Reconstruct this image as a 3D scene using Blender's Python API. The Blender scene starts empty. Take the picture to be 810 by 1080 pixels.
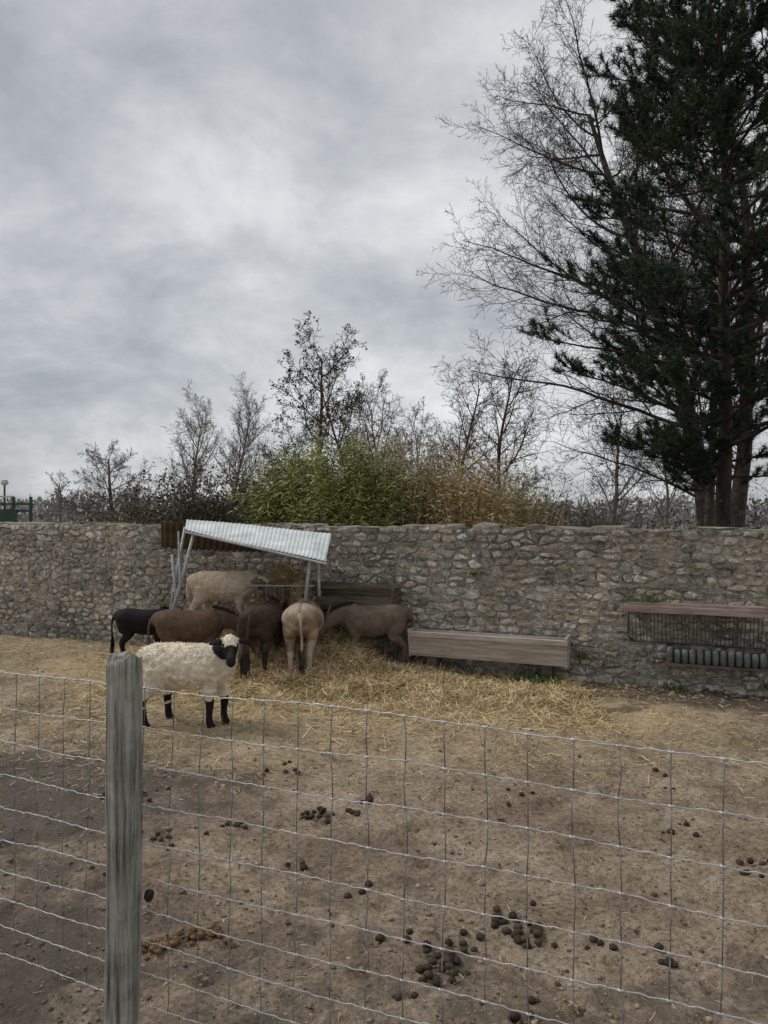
import bpy, math, random, bisect
import numpy as np
from mathutils import Vector, noise as mnoise
rng=np.random.default_rng(7); random.seed(7)
scene=bpy.context.scene
COL=scene.collection
# ------------------------------------------------------------------ helpers
def newmesh(name,V,F,mats=(),midx=None,smooth=False,col=None):
    V=np.asarray(V,dtype=np.float64)
    me=bpy.data.meshes.new(name)
    if isinstance(F,np.ndarray):
        n,k=F.shape
        me.vertices.add(len(V)); me.vertices.foreach_set('co',V.astype(np.float32).ravel())
        me.loops.add(n*k); me.loops.foreach_set('vertex_index',F.astype(np.int32).ravel())
        me.polygons.add(n); me.polygons.foreach_set('loop_start',(np.arange(n)*k).astype(np.int32))
        me.update(calc_edges=True); me.validate()
    else:
        me.from_pydata(V.tolist(),[],F); me.update()
    for m in mats: me.materials.append(m)
    if midx is not None: me.polygons.foreach_set('material_index',np.asarray(midx,dtype=np.int32))
    if smooth: me.polygons.foreach_set('use_smooth',np.ones(len(me.polygons),dtype=bool))
    if col is not None: setcol(me,col)
    return me
def setcol(me,col):
    a=me.color_attributes.new('Col','FLOAT_COLOR','POINT')
    c=np.ones((len(me.vertices),4),dtype=np.float32); c[:,:3]=col
    a.data.foreach_set('color',c.ravel())
def obj(name,me,parent=None,loc=(0,0,0)):
    o=bpy.data.objects.new(name,me); COL.objects.link(o)
    if parent: o.parent=parent
    o.location=loc
    return o
def tag(o,label,cat,group=None,kind=None):
    o['label']=label; o['category']=cat
    if group:o['group']=group
    if kind:o['kind']=kind
    return o
def thing(name,label,cat,loc=(0,0,0),group=None):
    e=bpy.data.objects.new(name,None); e.empty_display_size=.2; COL.objects.link(e); e.location=loc
    return tag(e,label,cat,group)
def part(name,parent,V,F,mat,**kw):
    V=np.asarray(V,dtype=float)-np.array(parent.location)
    return obj(name,newmesh(name,V,F,[mat] if not isinstance(mat,list) else mat,**kw),parent)
def single(name,label,cat,loc,V,F,mat,group=None,kind=None,**kw):
    V=np.asarray(V,dtype=float)-np.array(loc)
    o=obj(name,newmesh(name,V,F,[mat] if not isinstance(mat,list) else mat,**kw),None,loc)
    return tag(o,label,cat,group,kind)
class Acc:
    def __init__(s): s.V=[];s.F=[];s.M=[];s.n=0
    def add(s,V,F,m=0):
        V=np.asarray(V,dtype=float); s.V.append(V)
        s.F+= [[i+s.n for i in f] for f in F]; s.M+=[m]*len(F); s.n+=len(V)
    def v(s): return np.concatenate(s.V)
def norm(a): return a/np.maximum(np.linalg.norm(a,axis=-1,keepdims=True),1e-9)
def segs_mesh(S,n=4):
    S=np.asarray(S,dtype=float)      # rows p0 p1 r0 r1
    P0,P1,R0,R1=S[:,0:3],S[:,3:6],S[:,6],S[:,7]
    d=norm(P1-P0); ref=np.where(np.abs(d[:,2:3])<.9,np.array([[0,0,1.]]),np.array([[1.,0,0]]))
    a=norm(np.cross(d,ref)); b=np.cross(d,a)
    an=np.arange(n)*2*np.pi/n
    c=a[:,None]*np.cos(an)[None,:,None]+b[:,None]*np.sin(an)[None,:,None]
    V=np.concatenate([P0[:,None]+c*R0[:,None,None],P1[:,None]+c*R1[:,None,None]],axis=1).reshape(-1,3)
    i=np.arange(n); j=(i+1)%n
    q=np.stack([i,j,j+n,i+n],axis=1)
    F=(q[None]+(np.arange(len(S))*2*n)[:,None,None]).reshape(-1,4)
    return V,F
def tube(pts,rad,n=10,cap=True):
    pts=np.asarray(pts,dtype=float); m=len(pts); rad=np.broadcast_to(rad,(m,))
    t=np.gradient(pts,axis=0); t=norm(t)
    ref=np.array([0,0,1.]) if abs(t[0][2])<.9 else np.array([1.,0,0])
    a=norm(np.cross(t[0],ref)); V=[]
    an=np.arange(n)*2*np.pi/n
    for k in range(m):
        a=norm(a-t[k]*np.dot(a,t[k])); b=np.cross(t[k],a)
        V.append(pts[k]+rad[k]*(np.cos(an)[:,None]*a+np.sin(an)[:,None]*b))
    V=np.concatenate(V); F=[]
    for k in range(m-1):
        for i in range(n):
            j=(i+1)%n; F.append([k*n+i,k*n+j,(k+1)*n+j,(k+1)*n+i])
    if cap: F.append(list(range(n))[::-1]); F.append([(m-1)*n+i for i in range(n)])
    return V,F
def box(p0,ax,ay,az):
    p0,ax,ay,az=[np.array(q,dtype=float) for q in (p0,ax,ay,az)]
    V=[p0,p0+ax,p0+ax+ay,p0+ay,p0+az,p0+ax+az,p0+ax+ay+az,p0+ay+az]
    return np.array(V),[[0,3,2,1],[4,5,6,7],[0,1,5,4],[1,2,6,5],[2,3,7,6],[3,0,4,7]]
TAB=rng.random((256,256))
def vn(x,y,s=1.0,o=0):
    x=np.asarray(x)*s+o*17.3+500; y=np.asarray(y)*s+o*9.1+500
    xi=np.floor(x).astype(int); yi=np.floor(y).astype(int); fx=x-xi; fy=y-yi
    fx=fx*fx*(3-2*fx); fy=fy*fy*(3-2*fy)
    g=lambda a,b: TAB[a%256,b%256]
    return (g(xi,yi)*(1-fx)+g(xi+1,yi)*fx)*(1-fy)+(g(xi,yi+1)*(1-fx)+g(xi+1,yi+1)*fx)*fy
# ------------------------------------------------------------------ materials
def base_mat(name):
    m=bpy.data.materials.new(name); m.use_nodes=True; nt=m.node_tree
    b=nt.nodes['Principled BSDF']; b.inputs['Specular IOR Level'].default_value=.3
    return m,nt,b
def nd(nt,t,**kw):
    n=nt.nodes.new(t)
    for k,v in kw.items(): setattr(n,k,v)
    return n
def noisen(nt,scale,detail=4,rough=.6,co='Object',stretch=None):
    tc=nd(nt,'ShaderNodeTexCoord'); n=nd(nt,'ShaderNodeTexNoise')
    n.inputs['Scale'].default_value=scale; n.inputs['Detail'].default_value=detail; n.inputs['Roughness'].default_value=rough
    if stretch:
        mp=nd(nt,'ShaderNodeMapping'); mp.inputs['Scale'].default_value=stretch
        nt.links.new(tc.outputs[co],mp.inputs['Vector']); nt.links.new(mp.outputs[0],n.inputs['Vector'])
    else: nt.links.new(tc.outputs[co],n.inputs['Vector'])
    return n
def ramp(nt,src,stops):
    r=nd(nt,'ShaderNodeValToRGB'); e=r.color_ramp.elements
    while len(e)<len(stops): e.new(.5)
    for i,(p,c) in enumerate(stops):
        e[i].position=p; e[i].color=(*c,1) if len(c)==3 else c
    nt.links.new(src,r.inputs[0]); return r
def mix(nt,a,b,f,mode='MIX'):
    m=nd(nt,'ShaderNodeMix',data_type='RGBA',blend_type=mode)
    for s,i in ((f,0),(a,6),(b,7)):
        if hasattr(s,'links'): nt.links.new(s,m.inputs[i])
        elif isinstance(s,(int,float)): m.inputs[i].default_value=s
        else: m.inputs[i].default_value=(*s,1)
    return m.outputs[2]
def bump(nt,b,src,dist,strength=.6):
    bp=nd(nt,'ShaderNodeBump'); bp.inputs['Distance'].default_value=dist; bp.inputs['Strength'].default_value=strength
    nt.links.new(src,bp.inputs['Height']); nt.links.new(bp.outputs[0],b.inputs['Normal'])
def pm(name,c1,c2,scale=8,rough=.85,bd=.004,bs=None,stretch=None,metal=0,island=None,attr=False,spec=.3,lo=.35,hi=.65):
    m,nt,b=base_mat(name)
    n=noisen(nt,scale,3 if bd else 1,.65,stretch=stretch)
    r=ramp(nt,n.outputs[0],[(lo,c1),(hi,c2)]); out=r.outputs[0]
    if attr:
        a=nd(nt,'ShaderNodeAttribute'); a.attribute_name='Col'
        out=mix(nt,a.outputs['Color'],out,1.0,'MULTIPLY')
    if island:
        g=nd(nt,'ShaderNodeNewGeometry')
        ir=ramp(nt,g.outputs['Random Per Island'],[(0,(island[0],)*3),(1,(island[1],)*3)])
        out=mix(nt,out,ir.outputs[0],1.0,'MULTIPLY')
    nt.links.new(out,b.inputs['Base Color'])
    b.inputs['Roughness'].default_value=rough; b.inputs['Metallic'].default_value=metal
    b.inputs['Specular IOR Level'].default_value=spec
    if bd: 
        n2=noisen(nt,bs or scale*4,2,.6,stretch=stretch); bump(nt,b,n2.outputs[0],bd)
    return m
M_bark=pm('bark',(.045,.037,.030),(.10,.082,.066),6,.9,0)
M_barkmid=pm('brown_twigs',(.085,.067,.053),(.155,.126,.10),6,.9,0)
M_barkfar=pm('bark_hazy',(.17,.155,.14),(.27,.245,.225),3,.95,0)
M_barkpine=pm('pine_bark',(.035,.025,.018),(.09,.062,.047),5,.9,0,stretch=(1,1,.3))
M_needle=pm('pine_needles',(.013,.029,.014),(.048,.082,.036),.8,.6,0,island=(.5,1.5))
M_leafdead=pm('withered_leaves',(.045,.03,.018),(.09,.06,.035),3,.9,0,island=(.6,1.4))
M_bam1=pm('bamboo_green_leaves',(.19,.22,.06),(.38,.40,.12),1.6,.55,0,island=(.4,1.5))
M_bam2=pm('bamboo_olive_leaves',(.27,.23,.11),(.44,.37,.18),1.6,.6,0,island=(.4,1.5))
M_bam3=pm('bamboo_straw_leaves',(.48,.32,.12),(.66,.49,.24),1.6,.6,0,island=(.45,1.3))
M_culm=pm('bamboo_culm',(.38,.31,.16),(.58,.49,.29),2,.5,0,island=(.5,1.3))
M_bramble=pm('bramble_leaves',(.055,.045,.025),(.12,.092,.05),1.2,.8,0,island=(.4,1.6))
M_weed=pm('weed_leaves',(.05,.10,.02),(.12,.19,.04),6,.6,0,island=(.6,1.4))
M_moss=pm('moss',(.07,.09,.025),(.16,.16,.06),14,.95,.01)
M_straw=pm('straw',(.50,.38,.19),(.78,.62,.37),3,.7,0,island=(.45,1.35))
M_hay=pm('hay_base',(.28,.205,.10),(.54,.41,.215),9,.9,.03,22)
M_dung=pm('dung',(.028,.020,.013),(.075,.053,.033),18,.75,.004,60,island=(.6,1.4))
M_dungwet=pm('wet_dung',(.10,.058,.022),(.20,.125,.05),18,.6,.01,50)
M_pebble=pm('soil_clods',(.13,.10,.072),(.35,.275,.20),8,.9,0,50,island=(.4,1.5))
M_galv=pm('galvanised_wire',(.42,.43,.43),(.62,.63,.63),40,.5,0,metal=.3,spec=.5)
M_galvd=pm('dull_galvanised_wire',(.16,.165,.165),(.30,.305,.305),40,.6,0,metal=.3,spec=.4)
M_galvtube=pm('galvanised_tube',(.30,.33,.33),(.48,.50,.50),14,.5,.001,metal=.3)
M_white=pm('white_corrugated_sheet',(.50,.55,.53),(.80,.83,.82),3,.45,.001,20)
M_brownsheet=pm('brown_corrugated_sheet',(.07,.05,.032),(.13,.10,.065),4,.6,.001,20)
M_trough=pm('weathered_trough_board',(.33,.28,.235),(.55,.48,.42),5,.75,.003,30,stretch=(.3,1,6))
M_darkwood=pm('dark_old_wood',(.06,.05,.038),(.17,.135,.10),5,.85,.004,25,stretch=(.4,1,5))
M_pinkwood=pm('reddish_beam',(.22,.16,.13),(.40,.31,.26),6,.8,.003,25,stretch=(.4,1,5))
M_iron=pm('dark_iron',(.05,.053,.05),(.12,.125,.115),12,.6,.001,metal=.3)
M_ribs=pm('grey_slats',(.10,.115,.105),(.20,.215,.20),10,.6,.002)
M_greenp=pm('green_paint',(.03,.07,.045),(.045,.10,.06),4,.5,0)
M_greyp=pm('pale_panel',(.5,.5,.5),(.65,.65,.65),4,.5,0)
M_fur=pm('fur',(.72,.72,.72),(1.2,1.18,1.15),9,.8,.006,70,attr=True,lo=.3,hi=.7,spec=.2)
M_fleece=pm('fleece_wool',(.70,.62,.48),(.90,.83,.69),14,.95,0,island=(.85,1.08),spec=.1)
M_fleece2=pm('beige_wool',(.46,.37,.26),(.66,.54,.40),10,.95,0,island=(.8,1.1),spec=.1)
M_hair=pm('tail_hair',(.02,.016,.013),(.06,.045,.035),10,.8,0,island=(.6,1.4))
M_eye=pm('eye',(.004,.004,.004),(.01,.008,.006),5,.1,0,spec=.8)
M_black=pm('black_plastic',(.01,.01,.01),(.02,.02,.02),5,.4,0)
def wood_post():
    m,nt,b=base_mat('weathered_post_wood')
    n=noisen(nt,9,5,.7,stretch=(4.5,4.5,.2)); r=ramp(nt,n.outputs[0],[(.34,(.07,.062,.052)),(.43,(.27,.26,.23)),(.58,(.46,.45,.41)),(.75,(.60,.59,.55))])
    n2=noisen(nt,4,4,.7); r2=ramp(nt,n2.outputs[0],[(.36,(.62,.62,.57)),(.62,(1.1,1.1,1.08))])
    nt.links.new(mix(nt,r.outputs[0],r2.outputs[0],1.0,'MULTIPLY'),b.inputs['Base Color']); b.inputs['Roughness'].default_value=.9
    bump(nt,b,n.outputs[0],.02,1); return m
M_post=wood_post()
def stone_mat():
    m,nt,b=base_mat('rubble_stone')
    g=nd(nt,'ShaderNodeNewGeometry')
    r=ramp(nt,g.outputs['Random Per Island'],[(0,(.20,.188,.17)),(.2,(.43,.395,.335)),(.36,(.27,.26,.24)),(.52,(.50,.425,.32)),(.66,(.36,.34,.315)),(.82,(.57,.535,.465)),(.92,(.21,.195,.17)),(1,(.46,.415,.34))])
    n=noisen(nt,15,5,.75); rr=ramp(nt,n.outputs[0],[(.34,(.38,.38,.37)),(.5,(.93,.93,.92)),(.66,(1.4,1.4,1.38))])
    c=mix(nt,r.outputs[0],rr.outputs[0],1.0,'MULTIPLY')
    n2=noisen(nt,6,5,.75); f=ramp(nt,n2.outputs[0],[(.56,(0,0,0)),(.61,(1,1,1))]); c=mix(nt,c,(.68,.66,.60),f.outputs[0])
    n3=noisen(nt,2.3,5,.75); f3=ramp(nt,n3.outputs[0],[(.52,(0,0,0)),(.66,(.55,.55,.55))]); c=mix(nt,c,(.40,.335,.175),f3.outputs[0])
    n5=noisen(nt,.7,2,.6); f5=ramp(nt,n5.outputs[0],[(.4,(.78,.78,.79)),(.62,(1.12,1.12,1.10))]); c=mix(nt,c,f5.outputs[0],1.0,'MULTIPLY')
    sx=nd(nt,'ShaderNodeSeparateXYZ'); nt.links.new(g.outputs['Normal'],sx.inputs[0])
    f4=ramp(nt,sx.outputs[2],[(.6,(0,0,0)),(.9,(.7,.7,.7))]); r4=ramp(nt,n2.outputs[0],[(.4,(.13,.12,.07)),(.6,(.28,.26,.19))])
    c=mix(nt,c,r4.outputs[0],f4.outputs[0])
    nt.links.new(c,b.inputs['Base Color']); b.inputs['Roughness'].default_value=.92
    n6=noisen(nt,38,3,.7); bump(nt,b,n6.outputs[0],.014,.9); return m
M_stone=stone_mat()
def mortar_mat():
    m,nt,b=base_mat('lime_mortar')
    n=noisen(nt,14,5,.7); r=ramp(nt,n.outputs[0],[(.32,(.13,.118,.098)),(.47,(.41,.37,.31)),(.7,(.66,.61,.53))])
    n5=noisen(nt,.8,2,.6); f5=ramp(nt,n5.outputs[0],[(.38,(.6,.6,.6)),(.6,(1,1,1))])
    nt.links.new(mix(nt,r.outputs[0],f5.outputs[0],1.0,'MULTIPLY'),b.inputs['Base Color']); b.inputs['Roughness'].default_value=.95
    n6=noisen(nt,30,3,.7); bump(nt,b,n6.outputs[0],.02,1); return m
M_mortar=mortar_mat()
def ground_mat():
    m,nt,b=base_mat('trodden_earth')
    a=nd(nt,'ShaderNodeAttribute'); a.attribute_name='Col'   # R straw, G wet/dark
    s=nd(nt,'ShaderNodeSeparateColor'); nt.links.new(a.outputs['Color'],s.inputs[0])
    n=noisen(nt,1.3,6,.72); r=ramp(nt,n.outputs[0],[(.34,(.20,.147,.100)),(.5,(.345,.262,.183)),(.66,(.49,.395,.29))])
    n2=noisen(nt,30,5,.78); r2=ramp(nt,n2.outputs[0],[(.33,(.36,.345,.32)),(.5,(1,1,1)),(.68,(1.45,1.44,1.4))])
    c=mix(nt,r.outputs[0],r2.outputs[0],1.0,'MULTIPLY')
    n3=noisen(nt,16,4,.8,stretch=(1,2.2,1)); 
    ad=nd(nt,'ShaderNodeMath',operation='MULTIPLY_ADD'); nt.links.new(s.outputs[0],ad.inputs[0]); ad.inputs[1].default_value=.5; nt.links.new(n3.outputs[0],ad.inputs[2])
    f=ramp(nt,ad.outputs[0],[(.62,(0,0,0)),(.84,(.8,.8,.8))]); c=mix(nt,c,(.62,.48,.275),f.outputs[0])
    n4=noisen(nt,3.5,5,.7)
    ad2=nd(nt,'ShaderNodeMath',operation='MULTIPLY_ADD'); nt.links.new(s.outputs[1],ad2.inputs[0]); ad2.inputs[1].default_value=.6; nt.links.new(n4.outputs[0],ad2.inputs[2])
    f2=ramp(nt,ad2.outputs[0],[(.63,(0,0,0)),(.87,(.85,.85,.85))]); c=mix(nt,c,(.105,.082,.063),f2.outputs[0])
    nt.links.new(c,b.inputs['Base Color'])
    rr=nd(nt,'ShaderNodeMapRange'); nt.links.new(f2.outputs[0],rr.inputs[0]); rr.inputs[3].default_value=.95; rr.inputs[4].default_value=.38
    nt.links.new(rr.outputs[0],b.inputs['Roughness'])
    n6=noisen(nt,45,4,.75); bump(nt,b,n6.outputs[0],.030,1); return m
M_ground=ground_mat()
# ------------------------------------------------------------------ camera (eye height 2.0 m, level)
cam=bpy.data.cameras.new('camera'); co=bpy.data.objects.new('camera',cam); COL.objects.link(co); scene.camera=co
co.location=(0,0,2.0); co.rotation_euler=(math.radians(90),0,0)
cam.sensor_fit='VERTICAL'; cam.sensor_height=36; cam.lens=26; cam.clip_start=.05; cam.clip_end=2000
# ------------------------------------------------------------------ world + sun
w=bpy.data.worlds.new('World'); scene.world=w; w.use_nodes=True; nt=w.node_tree; nt.nodes.clear()
out=nd(nt,'ShaderNodeOutputWorld'); bg1=nd(nt,'ShaderNodeBackground'); bg2=nd(nt,'ShaderNodeBackground'); ms=nd(nt,'ShaderNodeMixShader')
SE,SA=math.radians(48),math.radians(-70)
sky=nd(nt,'ShaderNodeTexSky'); sky.sky_type='NISHITA'; sky.sun_disc=False; sky.sun_elevation=SE; sky.sun_rotation=SA
nt.links.new(sky.outputs[0],bg1.inputs[0]); bg1.inputs[1].default_value=.10
tc=nd(nt,'ShaderNodeTexCoord'); sp=nd(nt,'ShaderNodeSeparateXYZ'); nt.links.new(tc.outputs['Generated'],sp.inputs[0])
za=nd(nt,'ShaderNodeMath',operation='MAXIMUM'); nt.links.new(sp.outputs[2],za.inputs[0]); za.inputs[1].default_value=0
zb=nd(nt,'ShaderNodeMath',operation='ADD'); nt.links.new(za.outputs[0],zb.inputs[0]); zb.inputs[1].default_value=.40
dx=nd(nt,'ShaderNodeMath',operation='DIVIDE'); nt.links.new(sp.outputs[0],dx.inputs[0]); nt.links.new(zb.outputs[0],dx.inputs[1])
dy=nd(nt,'ShaderNodeMath',operation='DIVIDE'); nt.links.new(sp.outputs[1],dy.inputs[0]); nt.links.new(zb.outputs[0],dy.inputs[1])
cb=nd(nt,'ShaderNodeCombineXYZ'); nt.links.new(dx.outputs[0],cb.inputs[0]); nt.links.new(dy.outputs[0],cb.inputs[1]); cb.inputs[2].default_value=1.3
n1=nd(nt,'ShaderNodeTexNoise'); n1.inputs['Scale'].default_value=2.6; n1.inputs['Detail'].default_value=7; n1.inputs['Roughness'].default_value=.60; n1.inputs['Distortion'].default_value=.2
nt.links.new(cb.outputs[0],n1.inputs['Vector'])
cr=ramp(nt,n1.outputs[0],[(.33,(.40,.42,.45)),(.45,(.52,.54,.565)),(.56,(.66,.675,.695)),(.70,(.82,.83,.845))])
dp=nd(nt,'ShaderNodeVectorMath',operation='DOT_PRODUCT'); nt.links.new(tc.outputs['Generated'],dp.inputs[0])
bd=Vector((.16,1,.42)).normalized(); dp.inputs[1].default_value=bd
br=ramp(nt,dp.outputs['Value'],[(.72,(.87,.875,.89)),(.985,(1.12,1.12,1.11))])
cc=mix(nt,cr.outputs[0],br.outputs[0],1.0,'MULTIPLY')
nt.links.new(cc,bg2.inputs[0]); bg2.inputs[1].default_value=1.0
ms.inputs[0].default_value=.93
nt.links.new(bg1.outputs[0],ms.inputs[1]); nt.links.new(bg2.outputs[0],ms.inputs[2]); nt.links.new(ms.outputs[0],out.inputs[0])
sl=bpy.data.lights.new('sun','SUN'); sl.energy=1.5; sl.angle=math.radians(20); sl.color=(1,.97,.92)
so=bpy.data.objects.new('sun',sl); COL.objects.link(so); so.location=(-10,0,20)
sd=Vector((math.sin(SA)*math.cos(SE),math.cos(SA)*math.cos(SE),math.sin(SE)))
so.rotation_euler=sd.to_track_quat('Z','Y').to_euler()
scene.view_settings.view_transform='Standard'; scene.view_settings.look='None'; scene.view_settings.exposure=0
# ------------------------------------------------------------------ wall frame & ground height
WO=np.array([-6.33,12.19,0.]); WT=np.array([.9286,-.3713,0.]); WN=np.array([-.3713,-.9286,0.])
def W(s,z,n=0.): return WO+WT*s+WN*n+np.array([0,0,z])
def Wv(s,z,n):
    s=np.asarray(s)[...,None];z=np.asarray(z)[...,None];n=np.asarray(n)[...,None]
    return WO+WT*s+WN*n+np.array([0,0,1.])*z
def wy(x): return 12.19-.4*(np.asarray(x)+6.33)
hoof=rng.random((1300,2))*np.array([11,8.5])+np.array([-6,2.2])
def gh(x,y):
    x=np.asarray(x,float);y=np.asarray(y,float)
    h=.05*(vn(x,y,.7,1)-.5)+.035*(vn(x,y,2.3,2)-.5)+.028*(vn(x,y,7,3)-.5)+.020*(vn(x,y,19,4)-.5)
    return h
def heap(x,y):
    x=np.asarray(x,float);y=np.asarray(y,float)
    d=wy(x)-y
    pk=1.10*np.exp(-(np.abs(x+1.30)/.62)**2.5)*np.exp(-(np.maximum(d-.1,0)/.72)**2)
    sh=.40*np.exp(-((x+2.1)/.7)**4)*np.exp(-(np.maximum(d-.1,0)/.9)**4)
    sh=np.maximum(sh,.34*np.exp(-((x+.7)/.55)**4)*np.exp(-(np.maximum(d-.1,0)/.9)**3))
    lo=.13*np.exp(-((x+1.0)/1.9)**4)*np.exp(-((y-8.9+.2*x)/1.0)**4)
    n=(vn(x,y,2.5,8)-.5)*.25+(vn(x,y,7,9)-.5)*.14
    tot=np.maximum(pk,sh)+lo
    return tot*(1+n*1.3)-.03
xs=np.concatenate([[-400,-150,-60,-30,-18,-12,-9.5,-8],np.arange(-7,5.6,.04),[6.5,8,11,16,30,60,150,400]])
ys=np.concatenate([[-40,-10,-3,0,1],np.arange(1.6,12.6,.04),[13.5,15,18,25,40,80,160,400,900]])
X,Y=np.meshgrid(xs,ys); Z=gh(X,Y)
for hx,hy in hoof:
    i0,i1=np.searchsorted(xs,[hx-.12,hx+.12]); j0,j1=np.searchsorted(ys,[hy-.12,hy+.12])
    if i1>i0 and j1>j0:
        a=X[j0:j1,i0:i1]-hx; b=Y[j0:j1,i0:i1]-hy; r=np.sqrt(a*a+b*b)/.055
        Z[j0:j1,i0:i1]+= -.028*np.exp(-r**4)+.010*np.exp(-((r-1.4)/.4)**2)
V=np.stack([X,Y,Z],-1).reshape(-1,3)
nx,ny=len(xs),len(ys)
i=np.arange(nx-1)[None]+np.arange(ny-1)[:,None]*nx; i=i.ravel()
F=np.stack([i,i+1,i+1+nx,i+nx],1)
def strawmask(x,y):
    a=np.exp(-((x+.6)/3.2)**4)*np.exp(-((y-8.6+.2*x)/1.25)**4)
    b=.45*np.exp(-((x+.2)/4)**4)*np.exp(-((y-7.0)/1.6)**4)
    return np.clip(a+b+.35*(y>9)*(x<-3),0,1)
xv,yv=V[:,0],V[:,1]
dw=wy(xv)-yv
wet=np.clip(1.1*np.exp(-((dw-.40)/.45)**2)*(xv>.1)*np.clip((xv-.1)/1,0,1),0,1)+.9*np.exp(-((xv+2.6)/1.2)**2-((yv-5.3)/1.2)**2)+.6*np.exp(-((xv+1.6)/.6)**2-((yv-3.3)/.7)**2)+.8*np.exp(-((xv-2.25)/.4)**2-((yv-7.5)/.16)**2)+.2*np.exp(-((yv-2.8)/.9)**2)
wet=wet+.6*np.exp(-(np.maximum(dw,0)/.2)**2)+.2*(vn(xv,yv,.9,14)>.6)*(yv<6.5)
col=np.stack([strawmask(xv,yv),np.clip(wet,0,1),vn(xv,yv,1,5)],1)
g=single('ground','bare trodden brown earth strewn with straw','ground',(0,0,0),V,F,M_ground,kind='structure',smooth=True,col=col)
# ------------------------------------------------------------------ stone wall
def clip(poly,nx_,ny_,c):
    o=[];L=len(poly)
    for k in range(L):
        p=poly[k];q=poly[(k+1)%L]; a=nx_*p[0]+ny_*p[1]-c; b=nx_*q[0]+ny_*q[1]-c
        if a<=0:o.append(p)
        if (a<0<b) or (b<0<a):
            t=a/(a-b); o.append((p[0]+(q[0]-p[0])*t,p[1]+(q[1]-p[1])*t))
    return o
S0,S1,WH=-5.5,15.5,1.80
KX=.5
rows=[];z=.02
while z<WH:
    h=random.uniform(.058,.112); r=[];s=S0
    while s<S1:
        s+=random.uniform(.07,.27)
        if random.random()<.88: r.append((s*KX,z+h*.5+random.gauss(0,.017)))
    rows.append(r); z+=h
acc=Acc()
for ri,r in enumerate(rows):
    nb=[]
    for rj in range(max(0,ri-3),min(len(rows),ri+4)): nb.append(rows[rj])
    keys=[[q[0] for q in n] for n in nb]
    for p in r:
        poly=[(p[0]-.22,max(-.02,p[1]-.25)),(p[0]+.22,max(-.02,p[1]-.25)),(p[0]+.22,min(WH,p[1]+.25)),(p[0]-.22,min(WH,p[1]+.25))]
        for n,k in zip(nb,keys):
            a=bisect.bisect_left(k,p[0]-.28); b=bisect.bisect_right(k,p[0]+.28)
            for q in n[a:b]:
                if q is p: continue
                ddx,ddy=q[0]-p[0],q[1]-p[1]
                poly=clip(poly,ddx,ddy,ddx*(p[0]+q[0])/2+ddy*(p[1]+q[1])/2)
                if len(poly)<3: break
            if len(poly)<3: break
        if len(poly)<3: continue
        P=np.array(poly); P[:,0]/=KX
        c=P.mean(0); sz=P.max(0)-P.min(0)
        if min(sz)<.03: continue
        P=c+(P-c)*np.maximum(1-np.array([.023,.023])/sz*random.uniform(.6,1.9),.58)
        Q=[]
        for k in range(len(P)):
            a,b=P[k],P[(k+1)%len(P)]
            if np.linalg.norm(b-a)<.01: Q.append((a+b)/2);continue
            Q.append(a*.8+b*.2);Q.append(a*.2+b*.8)
            if np.linalg.norm(b-a)>.12: Q.append((a+b)/2)
        if len(Q)<4: continue
        Q=np.array(Q); Q+=rng.normal(0,.006,Q.shape)
        Qs=sorted(range(len(Q)),key=lambda k:math.atan2(Q[k][1]-c[1],Q[k][0]-c[0])); Q=Q[Qs]
        m=len(Q); h=random.uniform(.009,.040); tx,tz=random.gauss(0,.05),random.gauss(0,.09)
        R=[]
        for sc,hh in ((1.0,-.03),(.97,h*.6),(.84,h*.97),(.45,h*1.08)):
            q=c+(Q-c)*sc
            n_=hh+(0 if hh<0 else 1)*((q[:,0]-c[0])*tx+(q[:,1]-c[1])*tz+rng.normal(0,.003,m))
            R.append(Wv(q[:,0],q[:,1],n_))
        R.append(W(c[0],c[1],h*1.1)[None])
        VV=np.concatenate(R); FF=[]
        for L in range(3):
            for k in range(m):
                j=(k+1)%m; FF.append([L*m+k,L*m+j,(L+1)*m+j,(L+1)*m+k])
        for k in range(m): FF.append([3*m+k,3*m+(k+1)%m,4*m])
        acc.add(VV,FF,0)
s=S0
while s<S1:
    L=random.uniform(.10,.36); h=random.uniform(.02,.070); 
    d0=random.uniform(.0,.03)
    a=W(s+.004,WH-.03,d0); V_,F_=box(a,WT*(L-.008),-WN*(.46+d0),np.array([0,0,h]))
    V_=V_+rng.normal(0,.010,V_.shape)
    acc.add(V_,F_,0); s+=L
ns=int((S1-S0)/.05); nz=37
ss=np.linspace(S0,S1,ns); zz=np.linspace(-.1,WH,nz)
SS,ZZ=np.meshgrid(ss,zz); NN=-.001+(vn(SS,ZZ,9,3)-.5)*.028+(vn(SS,ZZ,22,4)-.5)*.016
MV=Wv(SS,ZZ,NN).reshape(-1,3); k=(np.arange(ns-1)[None]+np.arange(nz-1)[:,None]*ns).ravel()
acc.add(MV,np.stack([k,k+1,k+1+ns,k+ns],1).tolist(),1)
V_,F_=box(W(S0,-.1,-.02),WT*(S1-S0),-WN*.43,np.array([0,0,WH+.1-.012])); acc.add(V_,F_,1)
o=single('stone_wall','old rubble stone wall with pale mortar and lichen','wall',tuple(W(5,0,0)),acc.v(),acc.F,[M_stone,M_mortar],midx=acc.M)
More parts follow.
